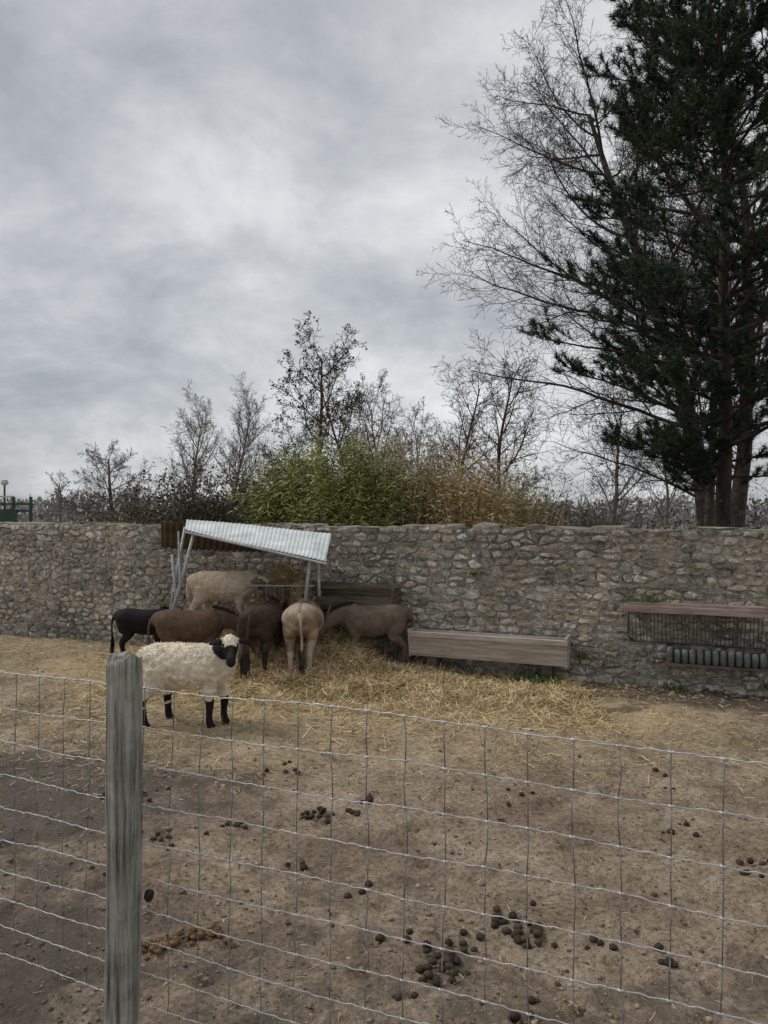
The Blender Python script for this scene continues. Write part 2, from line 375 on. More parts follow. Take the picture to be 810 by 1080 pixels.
for k in range(10):
    s=random.uniform(-1,12) ; c=W(s,WH+.03,-random.uniform(.03,.2))
    a=Acc()
    for q in range(random.randint(5,8)):
        r=random.uniform(.024,.04); cc_=c+WT*random.gauss(0,.022)+WN*random.gauss(0,.012)
        pts=[cc_+np.array([0,0,-r*.5]),cc_+np.array([0,0,-.2*r]),cc_+np.array([0,0,r*.3]),cc_+np.array([0,0,r*.6])]
        v,f=tube(pts,[r*.8,r,r*.75,r*.2],8); a.add(v,f)
    single('moss_cushion','small green moss cushion on top of stone wall','moss',tuple(c),a.v(),a.F,M_moss,group='moss cushions on the wall',smooth=True)
# ------------------------------------------------------------------ trees
def grow(p,d,L,r,lvl,prm,out,rd):
    n=prm['n'][lvl]; last=lvl>=len(prm['kids']); kc=0 if last else prm['kids'][lvl]
    if lvl>0 and not last: kc=max(1,int(round(kc*rd.uniform(.7,1.2))))
    st=prm['start'][min(lvl,len(prm['start'])-1)]
    ts=sorted(st+(1-st)*((k+rd.random())/kc) for k in range(kc)) if kc else []
    az=rd.uniform(0,6.28); ti=0; step=L/n; tr=prm['trop'][lvl]; wg=prm['wig'][lvl]; mr=prm['minr']
    tp=prm.get('taper',.8)
    for i in range(n):
        d=(d+Vector((rd.gauss(0,wg),rd.gauss(0,wg),rd.gauss(0,wg)+tr))).normalized()
        q=p+d*step; ra=max(mr,r*(1-tp*i/n)); rb=max(mr*.8,r*(1-tp*(i+1)/n))
        out[lvl].append((*p,*q,ra,rb))
        while ti<len(ts) and ts[ti]<=(i+1)/n+1e-6:
            t=ts[ti]; ti+=1; az+=2.4+rd.gauss(0,.4)
            ang=math.radians(rd.gauss(prm['ang'][lvl],9))
            px=d.orthogonal().normalized(); py=d.cross(px)
            dd=d*math.cos(ang)+(px*math.cos(az)+py*math.sin(az))*math.sin(ang)
            if lvl==0 and 'bias' in prm:
                dd=(dd+Vector(prm['bias'])*rd.random()).normalized()
            kl=L*prm['ratio'][lvl]*(prm.get('k0',1.1)-prm.get('k1',.6)*t)*rd.uniform(.7,1.2)
            pos=p+d*step*(t*n-i)
            grow(pos,dd,kl,max(mr,min(ra*.8,kl*prm.get('rl',.014)+.3*mr,ra*prm.get('rr',.6))),lvl+1,prm,out,rd)
        p=q
    prm['tips'].append((*p,*d)) if last else None
def leaves(P,D,L,Wd,jit=1.0,droop=0):
    n=len(P); 
    if D is None: D=norm(rng.normal(0,1,(n,3)))
    else: D=norm(D+rng.normal(0,jit,(n,3)))
    D=norm(D+np.array([0,0,-droop]))
    s=norm(np.cross(D,rng.normal(0,1,(n,3)))); l=L*rng.uniform(.6,1.3,(n,1)); w_=Wd*rng.uniform(.7,1.3,(n,1))
    V=np.stack([P,P+D*l*.45+s*w_*.5,P+D*l,P+D*l*.45-s*w_*.5],1).reshape(-1,3)
    F=np.arange(n*4).reshape(n,4); return V,F
def bare_tree(label,loc,H,r0,prm,seed,mat,lean=(0,0,1),leafn=0,group='bare winter trees'):
    rd=random.Random(seed); prm=dict(prm); prm['tips']=[]; out=[[] for _ in range(len(prm['kids'])+1)]
    grow(Vector(loc),Vector(lean).normalized(),H,r0,0,prm,out,rd)
    e=thing('bare_tree',label,'tree',loc,group)
    V_,F_=segs_mesh(out[0],8); part('trunk',e,V_,F_,mat,smooth=True)
    S=sum(out[1:2],[]); V1,F1=segs_mesh(S,5); S2=sum(out[2:],[]); V2,F2=segs_mesh(S2,3)
    Vc=np.concatenate([V1,V2]); 
    Fl=F1.tolist()+(F2+len(V1)).tolist()
    part('crown',e,Vc,Fl,mat)
    if leafn:
        T=np.array(prm['tips']); nc=leafn//7; idx=rng.integers(0,len(T),nc); P=np.repeat(T[idx,:3],7,0)+rng.normal(0,.035,(nc*7,3))
        V3,F3=leaves(P,None,.06,.04); part('withered_leaves',e,V3,F3,M_leafdead)
    return e
PB=dict(kids=(12,8,6,4),n=(10,6,4,3,2),start=(.25,.15,.1,.1),trop=(.02,.05,.04,.02,.0),wig=(.06,.10,.13,.16,.18),ang=(42,45,48,45),ratio=(.45,.5,.5,.5),minr=.005)
def P_(**k): d=dict(PB); d.update(k); return d
BT=P_(kids=(34,17,9,5),n=(14,12,7,4,2),start=(.14,.10,.06,.1),trop=(.02,.04,.035,.01,0),wig=(.05,.08,.12,.15,.2),ang=(60,38,42,45),ratio=(.40,.41,.46,.45),k0=1.10,k1=.50,minr=.0054,bias=(-.65,-.1,.0),rr=.5,rl=.0095)
bare_tree('tall leafless tree with wide spreading fine branches',(9.0,20.3,0),15.5,.30,BT,41,M_bark)
b2=dict(BT); b2.update(kids=(28,14,8,5),bias=(-.5,0,.15),ang=(46,40,42,45),ratio=(.38,.42,.46,.45),minr=.0062)
bare_tree('second tall leafless tree with upright branches',(10.8,23,0),18.5,.28,b2,15,M_bark)
b3=dict(BT); b3.update(kids=(20,13,8,5),start=(.3,.10,.06,.1),bias=(-.4,0,.2),ang=(46,38,42,45),ratio=(.38,.42,.46,.45),minr=.005)
bare_tree('slender leafless tree rising behind the pine',(8.0,18.2,0),11.5,.14,b3,17,M_bark)
bare_tree('bare tree with dark withered leaf clusters on twigs',(-1.62,16,0),5.3,.085,P_(kids=(13,8,6,4),ang=(60,46,45,45),ratio=(.34,.48,.5,.5),start=(.40,.2,.1,.1),minr=.0045,trop=(.03,.12,.06,.03,0),wig=(.05,.16,.17,.18,.2),k0=1.0,k1=.35),21,M_bark,leafn=1700)
SHR=P_(kids=(16,9,7,4),ang=(36,40,45,45),ratio=(.50,.48,.5,.5),start=(.15,.15,.1,.1),trop=(.03,.08,.06,.03,0),wig=(.08,.13,.15,.17,.2),minr=.0042)
bare_tree('bare shrubby tree with fine brown twigs',(-.95,17,0),4.9,.06,SHR,22,M_barkmid,lean=(.1,0,1),leafn=500)
bare_tree('bare shrubby tree with fine brown twigs',(-.2,18,0),4.5,.06,SHR,23,M_barkmid)
bare_tree('bare shrubby tree with fine brown twigs',(.55,17.5,0),3.9,.06,SHR,33,M_barkmid,lean=(.15,0,1))
bare_tree('bare shrubby tree with fine brown twigs',(-2.3,17.2,0),3.7,.06,SHR,34,M_barkmid,lean=(-.1,0,1))
bare_tree('slim leafless tree above bamboo clump',(2.5,28,0),6.7,.11,P_(kids=(16,9,6,4),ang=(46,42,45,45),ratio=(.46,.5,.5,.5),trop=(.03,.08,.05,.02,0),minr=.0062),24,M_barkmid)
bare_tree('leafless tree with dense upright branches',(3.35,22,0),6.0,.10,P_(kids=(17,9,7,4),ang=(46,42,45,45),ratio=(.44,.5,.5,.5),trop=(.03,.08,.06,.02,0),minr=.0055),25,M_barkmid)
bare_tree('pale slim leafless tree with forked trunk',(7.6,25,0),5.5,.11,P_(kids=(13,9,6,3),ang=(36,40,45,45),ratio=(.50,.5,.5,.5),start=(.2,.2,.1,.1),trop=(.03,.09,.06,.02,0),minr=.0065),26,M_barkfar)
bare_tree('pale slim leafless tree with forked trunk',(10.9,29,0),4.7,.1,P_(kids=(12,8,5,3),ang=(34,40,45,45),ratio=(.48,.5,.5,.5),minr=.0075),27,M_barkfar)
HZ=P_(kids=(20,11,7,4),ang=(34,36,40,45),ratio=(.48,.48,.5,.5),trop=(.03,.10,.08,.03,0),minr=.0055)
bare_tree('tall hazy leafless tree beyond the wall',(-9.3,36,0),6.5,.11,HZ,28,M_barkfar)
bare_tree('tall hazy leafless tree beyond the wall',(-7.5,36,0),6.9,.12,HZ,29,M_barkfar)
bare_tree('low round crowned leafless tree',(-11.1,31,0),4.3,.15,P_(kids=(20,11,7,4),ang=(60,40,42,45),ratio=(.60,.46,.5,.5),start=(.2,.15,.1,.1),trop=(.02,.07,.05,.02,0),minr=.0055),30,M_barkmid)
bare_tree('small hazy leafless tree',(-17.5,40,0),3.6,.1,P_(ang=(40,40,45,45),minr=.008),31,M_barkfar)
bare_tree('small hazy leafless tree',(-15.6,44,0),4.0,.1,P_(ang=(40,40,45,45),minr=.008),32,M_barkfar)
# ---------------- pine
def pine(loc,H):
    rd=random.Random(5); out=[];T=[]
    p=Vector(loc); d=Vector((-.03,0,1)); n=26; pts=[p.copy()]
    for i in range(n):
        d=(d+Vector((rd.gauss(-.004,.02),rd.gauss(0,.02),.05))).normalized(); p=p+d*H/n; pts.append(p.copy())
    rads=[.20*(1-.93*(i/n)**.85) for i in range(n+1)]; rads[0]=.25
    tv,tf=tube([list(q) for q in pts],rads,12)
    def at(z):
        f=max(0,min(n-1e-4,z/H*n)); i=int(f); return pts[i].lerp(pts[i+1],f-i)
    def blen(z):
        ks=[(2.0,1.7),(3.2,3.2),(4.4,4.3),(6.8,4.5),(8.5,3.8),(10.5,3.1),(12,2.3),(13.8,.9)]
        for (a,b),(c,e) in zip(ks,ks[1:]):
            if z<=c: return b+(e-b)*(z-a)/(c-a)
        return .6
    z=2.2; az=0
    while z<H-.2:
        z+=rd.uniform(.07,.15); az+=2.4+rd.gauss(0,.6)
        L=blen(z)*rd.uniform(.55,1.12); 
        dirx=Vector((math.cos(az),math.sin(az),rd.uniform(-.05,.35)+.4*(z/H)**2)).normalized()
        q=at(z); m=8; r=.010+.011*L; dd=dirx.copy()
        for i in range(m):
            dd=(dd+Vector((rd.gauss(0,.11),rd.gauss(0,.11),rd.gauss(.03,.07)))).normalized()
            q2=q+dd*L/m; out.append((*q,*q2,r*(1-.8*i/m),r*(1-.8*(i+1)/m)))
            t=(i+1)/m
            if t>.25:
                for sgn in (-1,1):
                    for rep in range(2):
                        if rd.random()<.18: continue
                        side=Vector((-dd.y,dd.x,0)).normalized()*sgn
                        sd_=(dd*rd.uniform(.5,1)+side*rd.uniform(.5,1.1)+Vector((0,0,rd.uniform(-.3,.5)))).normalized()
                        sl_=L*.25*(1.3-.75*t)*rd.uniform(.5,1.25)+.18
                        a=q.lerp(q2,rd.random()); k=4
                        for j in range(k):
                            sd_=(sd_+Vector((rd.gauss(0,.15),rd.gauss(0,.15),rd.gauss(.09,.1)))).normalized()
                            a2=a+sd_*sl_/k; out.append((*a,*a2,.010,.007))
                            if j>0:
                                for _ in range(2+(j==3)):
                                    td=(sd_+Vector((rd.gauss(0,.5),rd.gauss(0,.5),rd.gauss(.45,.35)))).normalized()
                                    b=a2+td*rd.uniform(.02,.12)
                                    T.append((*b,*td))
                            a=a2
            q=q2
        T.append((*q,*dd))
    e=thing('pine_tree','dark green pine with open ragged crown behind wall','tree',loc)
    part('trunk',e,tv,tf,M_barkpine,smooth=True)
    V_,F_=segs_mesh(out,4)
    part('branches',e,V_,F_,M_barkpine)
    T=np.array(T); K=26
    P=np.repeat(T[:,:3],K,0); D=np.repeat(T[:,3:],K,0); nn=len(P)
    off=rng.uniform(-.10,.05,(nn,1)); P=P+D*off
    nd_=norm(D*.85+norm(rng.normal(0,1,(nn,3)))*.95)
    s_=norm(np.cross(nd_,rng.normal(0,1,(nn,3)))); l=rng.uniform(.10,.17,(nn,1)); w_=.008
    V3=np.stack([P-s_*w_,P+s_*w_,P+nd_*l],1).reshape(-1,3)
    part('crown',e,V3,np.arange(nn*3).reshape(nn,3),M_needle)
pine((7.35,16,0),13.6)
# ---------------- bamboo
def bamboo(label,cx,cy,h,wd,nc,nl,matl,seed,low=.38,grp='bamboo clumps behind the wall'):
    rg=np.random.default_rng(seed); S=[];P=[];D=[]
    for k in range(nc):
        a=rg.uniform(0,6.28); r=wd*.5*math.sqrt(rg.random()); x=cx+r*math.cos(a)*.8; y=cy+r*math.sin(a)*.5
        hh=h*rg.uniform(.66,1.05)*(1-.22*(r/(wd*.5))**2); p=np.array([x,y,0.]); d=norm(np.array([(x-cx)/wd*.28+rg.normal(0,.035),rg.normal(0,.05),1.])); m=9
        bend=rg.normal(0,.03,3)+np.array([(x-cx)/wd*.10,0,0]); bend[2]=0
        for i in range(m):
            d=norm(d+bend*(i/m)*1.6); q=p+d*hh/m; S.append((*p,*q,.011*(1-.75*i/m),.011*(1-.75*(i+1)/m)))
            if (i+1)/m>low:
                c=max(1,int(nl/nc/(m*.6)*(1.25 if i<m-2 else .6)))
                t=rg.random((c,1)); P.append(p+(q-p)*t+rg.normal(0,.075,(c,3))); 
                dd=rg.normal(0,1,(c,3)); dd[:,2]=np.abs(dd[:,2])*.3; D.append(dd)
            p=q
    e=thing('bamboo_clump',label,'bamboo',(cx,cy,0),grp)
    V_,F_=segs_mesh(S,4); part('culms',e,V_,F_,M_culm)
    P=np.concatenate(P);D=np.concatenate(D)
    V_,F_=leaves(P,D,.12,.024,.3,.5); part('foliage',e,V_,F_,matl)
B=[(-1.62,12.9,3.35,1.0,46,22000,M_bam1,'lush green bamboo clump'),(-.80,12.6,3.6,1.1,48,25000,M_bam1,'lush green bamboo clump'),(-.1,13.1,3.65,.85,90,7500,M_bam2,'olive bamboo clump with thin upright canes'),
(.42,12.9,3.65,.95,120,7500,M_bam2,'olive bamboo clump with thin upright canes'),(.95,13.3,3.45,.9,120,6500,M_bam2,'olive bamboo clump with thin upright canes'),(1.45,12.6,3.2,.85,160,8000,M_bam3,'straw yellow dry bamboo clump'),(2.0,13.2,3.15,1.0,110,6500,M_bam2,'olive bamboo clump with thin upright canes'),(2.65,13.6,2.95,1.0,100,5000,M_bam2,'olive bamboo clump with thin upright canes')]
for k,b in enumerate(B): bamboo(b[7],*b[:7],seed=100+k)
# ---------------- brambles / shrubs
def shrub(label,cx,cy,h,wx,nb,nl,seed,ml=M_bramble,mb=M_barkmid,ls=.07):
    rd=random.Random(seed); S=[];T=[]
    for k in range(nb):
        x=cx+rd.uniform(-.5,.5)*wx; y=cy+rd.gauss(0,.3); p=Vector((x,y,0)); d=Vector((rd.gauss(0,.3),rd.gauss(0,.25),1)).normalized()
        e_=1-abs(x-cx)/(wx*.5)*.45; L=h*e_*rd.uniform(.7,1.15); m=8
        for i in range(m):
            d=(d+Vector((rd.gauss(0,.13),rd.gauss(0,.13),-.02*i))).normalized(); q=p+d*L/m
            S.append((*p,*q,.010*(1-.7*i/m),.010*(1-.7*(i+1)/m)))
            for j in range(3):
                dd=(d+Vector((rd.gauss(0,.8),rd.gauss(0,.8),rd.gauss(0,.5)))).normalized(); q2=q+dd*rd.uniform(.15,.4)
                S.append((*q,*q2,.005,.0035)); T.append((*q2,)); T.append((*q.lerp(q2,.5),))
            p=q
    e=thing('shrub',label,'bush',(cx,cy,0),'shrubs behind the wall')
    V_,F_=segs_mesh(S,3); part('branches',e,V_,F_,mb)
    T=np.array(T); idx=rng.integers(0,len(T),nl); P=T[idx]+rng.normal(0,.08,(nl,3)); V_,F_=leaves(P,None,ls,ls*.55)
    part('foliage',e,V_,F_,ml)
shrub('dark brown tangled bramble bush',-3.75,14,2.75,1.6,190,18000,1)
shrub('dark brown tangled bramble bush',-2.65,14.3,3.25,1.7,210,22000,2)
shrub('dark twiggy bush behind bamboo',-.5,15.2,3.5,2.4,170,5000,3)
shrub('dark twiggy bush behind bamboo',1.5,15.4,3.2,2.6,190,5000,4)
shrub('bare brown twiggy bush',3.3,15,2.8,1.9,200,1500,5)
shrub('bare brown twiggy bush',4.7,16.5,2.7,2.0,150,700,6)
shrub('low olive bush near pine trunk',6.2,15.2,2.15,2.2,60,1500,7)
shrub('low green bush behind wall',-5.3,17,2.35,1.6,60,4500,8,ml=M_bam2)
shrub('low olive bush near pine trunk',8.4,15.6,3.0,2.0,80,3000,9,ml=M_bramble)
# distant wood
S=[]
for k in range(5200):
    x=rng.uniform(-75,75); y=rng.uniform(60,75); hh=(2.2+2.0*vn(x,0,.12,3)+1.0*vn(x,0,.5,4))*rng.uniform(.6,1.0)
    d=norm(np.array([rng.normal(0,.3),0,1.])); p=np.array([x,y,hh*.3]); q=p+d*hh*.72
    S.append((*p,*q,.03,.01))
V_,F_=segs_mesh(S,3)
nl=16000; x=rng.uniform(-75,75,nl); y=rng.uniform(60,76,nl); hh=(1.9+1.7*vn(x,0*x,.12,3)+.9*vn(x,0*x,.5,4)); P=np.stack([x,y,hh*rng.random(nl)**.6],1)
V2,F2=leaves(P,None,.5,.3)
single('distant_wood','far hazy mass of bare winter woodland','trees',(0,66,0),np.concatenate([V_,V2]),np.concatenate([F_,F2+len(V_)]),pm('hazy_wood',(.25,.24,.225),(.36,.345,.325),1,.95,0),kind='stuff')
e=thing('climbing_frame','dark green timber climbing frame with rails','playground frame',(-15.4,30,0))
for x in (-16.3,-15.75,-15.1,-14.4):
    v,f=box((x,30,0),(.1,0,0),(0,.1,0),(0,0,2.62)); part('post',e,v,f,M_greenp)
for z in (2.0,2.28):
    v,f=box((-16.3,29.98,z),(2.0,0,0),(0,.05,0),(0,0,.09)); part('rail',e,v,f,M_greenp)
v,f=box((-16.35,29.9,1.5),(1.5,0,0),(0,.06,0),(0,0,.62)); part('panel',e,v,f,M_greenp)
v,f=box((-15.9,30.1,2.6),(.7,0,0),(0,.3,0),(0,0,.06)); part('roof_board',e,v,f,M_greyp)
e=thing('street_lamp','slim pole lamp with pale head','lamp',(-15.7,30.6,0))
v,f=tube([(-15.7,30.6,0),(-15.7,30.6,3.1)],.04,8); part('pole',e,v,f,M_iron)
v,f=tube([(-15.7,30.6,3.1),(-15.7,30.6,3.18),(-15.7,30.6,3.32)],[.06,.16,.12],10); part('lamp_head',e,v,f,M_greyp)
# ------------------------------------------------------------------ hay heap
hx=np.arange(-4.2,2.4,.05); hy=np.arange(7.2,10.9,.05); HX,HY=np.meshgrid(hx,hy)
lim=wy(HX)+.03
HYc=np.minimum(HY,lim)
HH=heap(HX,HYc)+gh(HX,HYc)*.5
HH+= .05*(vn(HX,HY,14,5)-.5)*np.clip(HH*5,0,1)
V_=np.stack([HX,HYc,HH],-1).reshape(-1,3); a_,b_=len(hx),len(hy)
k=(np.arange(a_-1)[None]+np.arange(b_-1)[:,None]*a_).ravel(); F_=np.stack([k,k+1,k+1+a_,k+a_],1)
keep=(V_[F_][:,:,2].max(1)>gh(V_[F_][:,0,0],V_[F_][:,0,1])-.004)&((HYc-HY).ravel()[F_[:,0]]>-.04)
F_=F_[keep]
def blades(P,L,Wd,flat):
    n=len(P); az=rng.uniform(0,6.28,n); el=rng.normal(0,flat,n)
    D=np.stack([np.cos(az)*np.cos(el),np.sin(az)*np.cos(el),np.sin(el)],1)
    s=norm(np.cross(D,np.array([0,0,1.])+rng.normal(0,.5,(n,3)))); l=L*rng.uniform(.5,1.5,(n,1)); w_=Wd*rng.uniform(.6,1.4,(n,1))
    mid=P+np.array([0,0,1.])*rng.uniform(.0,.012,(n,1)); bend=rng.normal(0,.12,(n,3))*l
    A=mid-D*l*.5; Bm=mid+bend*.25; C=mid+D*l*.5
    A[:,2]=np.maximum(A[:,2],P[:,2]-.006);C[:,2]=np.maximum(C[:,2],P[:,2]-.006)
    V=np.stack([A-s*w_*.5,A+s*w_*.5,Bm+s*w_*.5,Bm-s*w_*.5,C+s*w_*.4,C-s*w_*.4],1).reshape(-1,3)
    o=(np.arange(n)*6)[:,None]; F=np.concatenate([o+np.array([[0,1,2,3]]),o+np.array([[3,2,4,5]])],0)
    return V,F
n=28000; x=rng.normal(-1.4,.8,n); d=np.abs(rng.normal(0,.75,n)); y=wy(x)-d
n2=26000; x=np.concatenate([x,rng.uniform(-3.2,2.2,n2)]); y=np.concatenate([y,rng.normal(8.4,.62,n2)-.22*x[-n2:]])
ok=(wy(x)-y>.03); x,y=x[ok],y[ok]; z=np.maximum(heap(x,y)+gh(x,y)*.5,gh(x,y))+rng.uniform(0,.03,len(x)); BV,BF=blades(np.stack([x,y,z],1),.17,.006,.42)
hayloc=(-1.4,9.4,0)
single('hay_pile','loose golden hay heaped against the stone wall','hay',hayloc,np.concatenate([V_,BV]),np.concatenate([F_,BF+len(V_)]),[M_hay,M_straw],midx=[0]*len(F_)+[1]*len(BF))
n=130000; x=rng.uniform(-6.5,5,n); y=rng.uniform(2,12,n); pr=strawmask(x,y)*(.2+1.1*vn(x,y,2.2,11))+.06*(vn(x,y,1.6,6)>.45)
ok=(rng.random(n)<pr*.9)&(wy(x)-y>.04); x,y=x[ok],y[ok]
z=np.maximum(gh(x,y)+.004,heap(x,y)+gh(x,y)*.5)
near=np.clip((y-2)/5,.45,1)[:,None]
BV,BF=blades(np.stack([x,y,z],1),.095,.0042,.14)
C0=np.repeat(np.stack([x,y,z],1),6,0); BV=C0+(BV-C0)*np.repeat(near,6,0)
single('straw','loose straw scattered over trodden earth','straw',(0,8,0),BV,BF,M_straw,kind='stuff')
ico=np.array([[0,0,1],[.9,0,.3],[.28,.85,.3],[-.72,.53,.3],[-.72,-.53,.3],[.28,-.85,.3],[0,0,-.6]]); icf=np.array([[0,1,2],[0,2,3],[0,3,4],[0,4,5],[0,5,1],[6,2,1],[6,3,2],[6,4,3],[6,5,4],[6,1,5]])
def lumps(P,R):
    n=len(P); V=ico[None]*(R[:,None,None])*rng.uniform(.6,1.25,(n,7,1))*np.array([1,1,.7]); a=rng.uniform(0,6.28,n); c,s=np.cos(a)[:,None],np.sin(a)[:,None]
    V=np.stack([V[:,:,0]*c-V[:,:,1]*s,V[:,:,0]*s+V[:,:,1]*c,V[:,:,2]],-1)+P[:,None]
    return V.reshape(-1,3),(icf[None]+(np.arange(n)*7)[:,None,None]).reshape(-1,3)
n=22000; y=2.2+9*rng.random(n)**1.6; x=rng.uniform(-1,1,n)*(.75*y+.5); ok=(wy(x)-y>.05)&((vn(x,y,1.4,21)>.35)|(y>9)); x,y=x[ok],y[ok]
V_,F_=lumps(np.stack([x,y,gh(x,y)+.001],1),rng.uniform(.003,.009,len(x))*(1+(rng.random(len(x))<.09)*1.5))
single('soil_clods','small earth clods and pebbles on the ground','clods',(0,5,0),V_,F_,M_pebble,kind='stuff')
n=260; x=rng.uniform(.3,4.6,n); y=wy(x)-np.abs(rng.normal(.05,.14,n))-.03
V_,F_=lumps(np.stack([x,y,gh(x,y)],1),rng.uniform(.012,.045,n)); single('rubble','small fallen stones along the wall foot','rubble',(2,8.5,0),V_,F_,M_pebble,kind='stuff')
# ------------------------------------------------------------------ dung
def sphere(c,r,nu=9,nvv=6,jit=.12):
    V=[];F=[]; c=np.array(c)
    for i in range(nvv+1):
        ph=math.pi*i/nvv
        for j in range(nu):
            th=2*math.pi*j/nu; V.append(c+np.array([r[0]*math.sin(ph)*math.cos(th),r[1]*math.sin(ph)*math.sin(th),r[2]*math.cos(ph)])*(1+random.uniform(-jit,jit)))
    for i in range(nvv):
        for j in range(nu): F.append([i*nu+j,i*nu+(j+1)%nu,(i+1)*nu+(j+1)%nu,(i+1)*nu+j])
    return np.array(V),F
D_=[(-.44,4.9,17,.11),(-.22,4.95,7,.08),(-.13,5.15,4,.07),(.70,3.52,22,.14),(.58,3.62,8,.1),(.25,3.25,26,.15),(.36,3.40,6,.12),(2.08,4.1,9,.13),(1.25,3.26,5,.08),(-1.35,4.5,9,.2),(-1.0,4.7,6,.15),(-.48,4.2,3,.1),(1.0,3.4,4,.09),(.1,3.5,4,.08),(-1.8,5.2,8,.25),(1.7,4.6,4,.2),(-.1,3.9,3,.15),(.9,5.2,4,.3),(-.75,5.8,6,.2),(2.2,5.6,4,.3),(.05,3.05,3,.1),(.55,3.0,3,.12)]
for (x,y,n,sp_) in D_:
    a=Acc()
    for k in range(n):
        px,py=x+random.gauss(0,sp_*.45),y+random.gauss(0,sp_*.42); r=random.uniform(.013,.022)
        hz=float(gh(px,py))+r*.45+ (random.uniform(0,.03) if (n>12 and abs(px-x)<sp_*.4) else 0)
        v,f=sphere((px,py,hz),(r*random.uniform(1,1.3),r,r*.85)); a.add(v,f)
    single('dung_pile','cluster of dark round donkey droppings on earth','dung',(x,y,float(gh(x,y))),a.v(),a.F,M_dung,group='dung piles on the ground',smooth=True)
for (x,y,rx) in ((-1.02,3.42,.11),(-.86,3.5,.09)):
    a=Acc()
    for k in range(70):
        px,py=x+random.gauss(0,rx*.5),y+random.gauss(0,rx*.32); r=random.uniform(.006,.02); v,f=sphere((px,py,float(gh(px,py))+r*.35+random.uniform(0,.012)),(r*1.3,r*1.1,r*.7),7,4,.3); a.add(v,f)
    single('manure_pile','crumbled wet yellowish brown manure on earth','manure',(x,y,float(gh(x,y))),a.v(),a.F,M_dungwet,group='manure on the ground',smooth=True)
# ------------------------------------------------------------------ hay feeder with roof
e=thing('hay_feeder','galvanised hay feeder with tilted corrugated roof','hay feeder',(-1.7,9.8,0))
def corr(A,B_,C,D4,pitch=.076,amp=.013,rows_=6):
    A,B_,C,D4=[np.array(q,float) for q in (A,B_,C,D4)]; L=np.linalg.norm(B_-A); nu=int(L/pitch*8)
    nrm=norm(np.cross(B_-A,C-A)); 
    if nrm[2]<0:nrm=-nrm
    V=[]
    for j in range(rows_+1):
        v=j/rows_
        for i in range(nu+1):
            u=i/nu; p=(A*(1-u)+B_*u)*(1-v)+(C*(1-u)+D4*u)*v; V.append(p+nrm*(amp*math.sin(u*L/pitch*2*math.pi)+.01*math.sin(u*5+v*3)))
    k=(np.arange(nu)[None]+np.arange(rows_)[:,None]*(nu+1)).ravel()
    return np.array(V),np.stack([k,k+1,k+2+nu,k+1+nu],1)
v,f=corr((-2.64,9.9,1.895),(-.69,9.7,1.725),(-2.50,9.30,1.775),(-.70,8.85,1.40),pitch=.055,amp=.004); r1=part('roof_sheet',e,v,f,M_white,smooth=True); r1['label']='white corrugated roof sheet'
md=r1.modifiers.new('thick','SOLIDIFY'); md.thickness=.004
v,f=corr((-3.0,9.93,1.875),(-.72,9.72,1.70),(-3.19,10.6,1.49),(-.80,9.92,1.44),pitch=.09,amp=.012); r2=part('roof_sheet',e,v,f,M_brownsheet,smooth=True); r2['label']='brown corrugated roof sheet'
md=r2.modifiers.new('thick','SOLIDIFY'); md.thickness=.004
v,f=tube([(-2.50,9.28,1.750),(-.68,8.83,1.378)],.014,8); part('roof_edge_tube',e,v,f,M_galvtube)
for a in (([-2.40,9.35,1.74],[-2.62,9.45,1.0],[-2.98,9.6,0]),([-2.62,9.75,1.80],[-2.78,9.78,1.0],[-2.92,9.8,0]),([-2.72,9.5,1.45],[-2.70,9.6,.9],[-2.72,9.7,0]),([-.90,9.0,1.42],[-.98,9.2,.9],[-1.06,9.4,0]),([-.86,9.6,1.62],[-.84,9.65,.8],[-.84,9.7,0])):
    v,f=tube(a,.021,8); part('leg',e,v,f,M_galvtube,smooth=True)
for a in (([-2.62,9.75,1.30],[-2.45,9.3,1.45]),([-2.62,9.45,1.0],[-2.80,9.78,.95]),([-2.58,9.35,1.1],[-2.64,9.5,1.75])):
    v,f=tube(a,.014,8); part('brace',e,v,f,M_galvtube)
a=Acc()
for k in range(8):
    x=-1.75+k*.11; v,f=tube([(x,9.55,1.05),(x,9.85,.45)],.006,6); a.add(v,f)
v,f=tube([(-1.8,9.55,1.05),(-.9,9.50,1.05)],.012,6); a.add(v,f)
part('rack_bars',e,a.v(),a.F,M_galvtube)
# ------------------------------------------------------------------ old wooden manger
e=thing('wooden_manger','dark old plank manger fixed to stone wall','manger',tuple(W(6.4,.8,0)))
def wb(s0,s1,z0,z1,n0,n1,dz=0):
    return box(W(s0,z0,n0),WT*(s1-s0)+np.array([0,0,dz]),WN*(n1-n0),np.array([0,0,z1-z0]))
for nm,a in (('front_board',wb(5.78,7.08,.78,.90,.34,.37,.03)),('back_board',wb(5.8,7.05,.86,1.07,.06,.085,-.02)),('base_board',wb(5.82,7.04,.74,.765,.07,.335)),('top_rail',wb(5.75,7.12,.985,1.03,.24,.29,.06))):
    part(nm,e,*a,M_darkwood)
for s in (5.78,7.05):
    part('end_board',e,*wb(s,s+.03,.76,1.04,.07,.345),M_darkwood)
for s in (5.9,6.95):
    v,f=tube([W(s,0,.3),W(s,.78,.22)],.03,8); part('leg',e,v,f,M_darkwood)
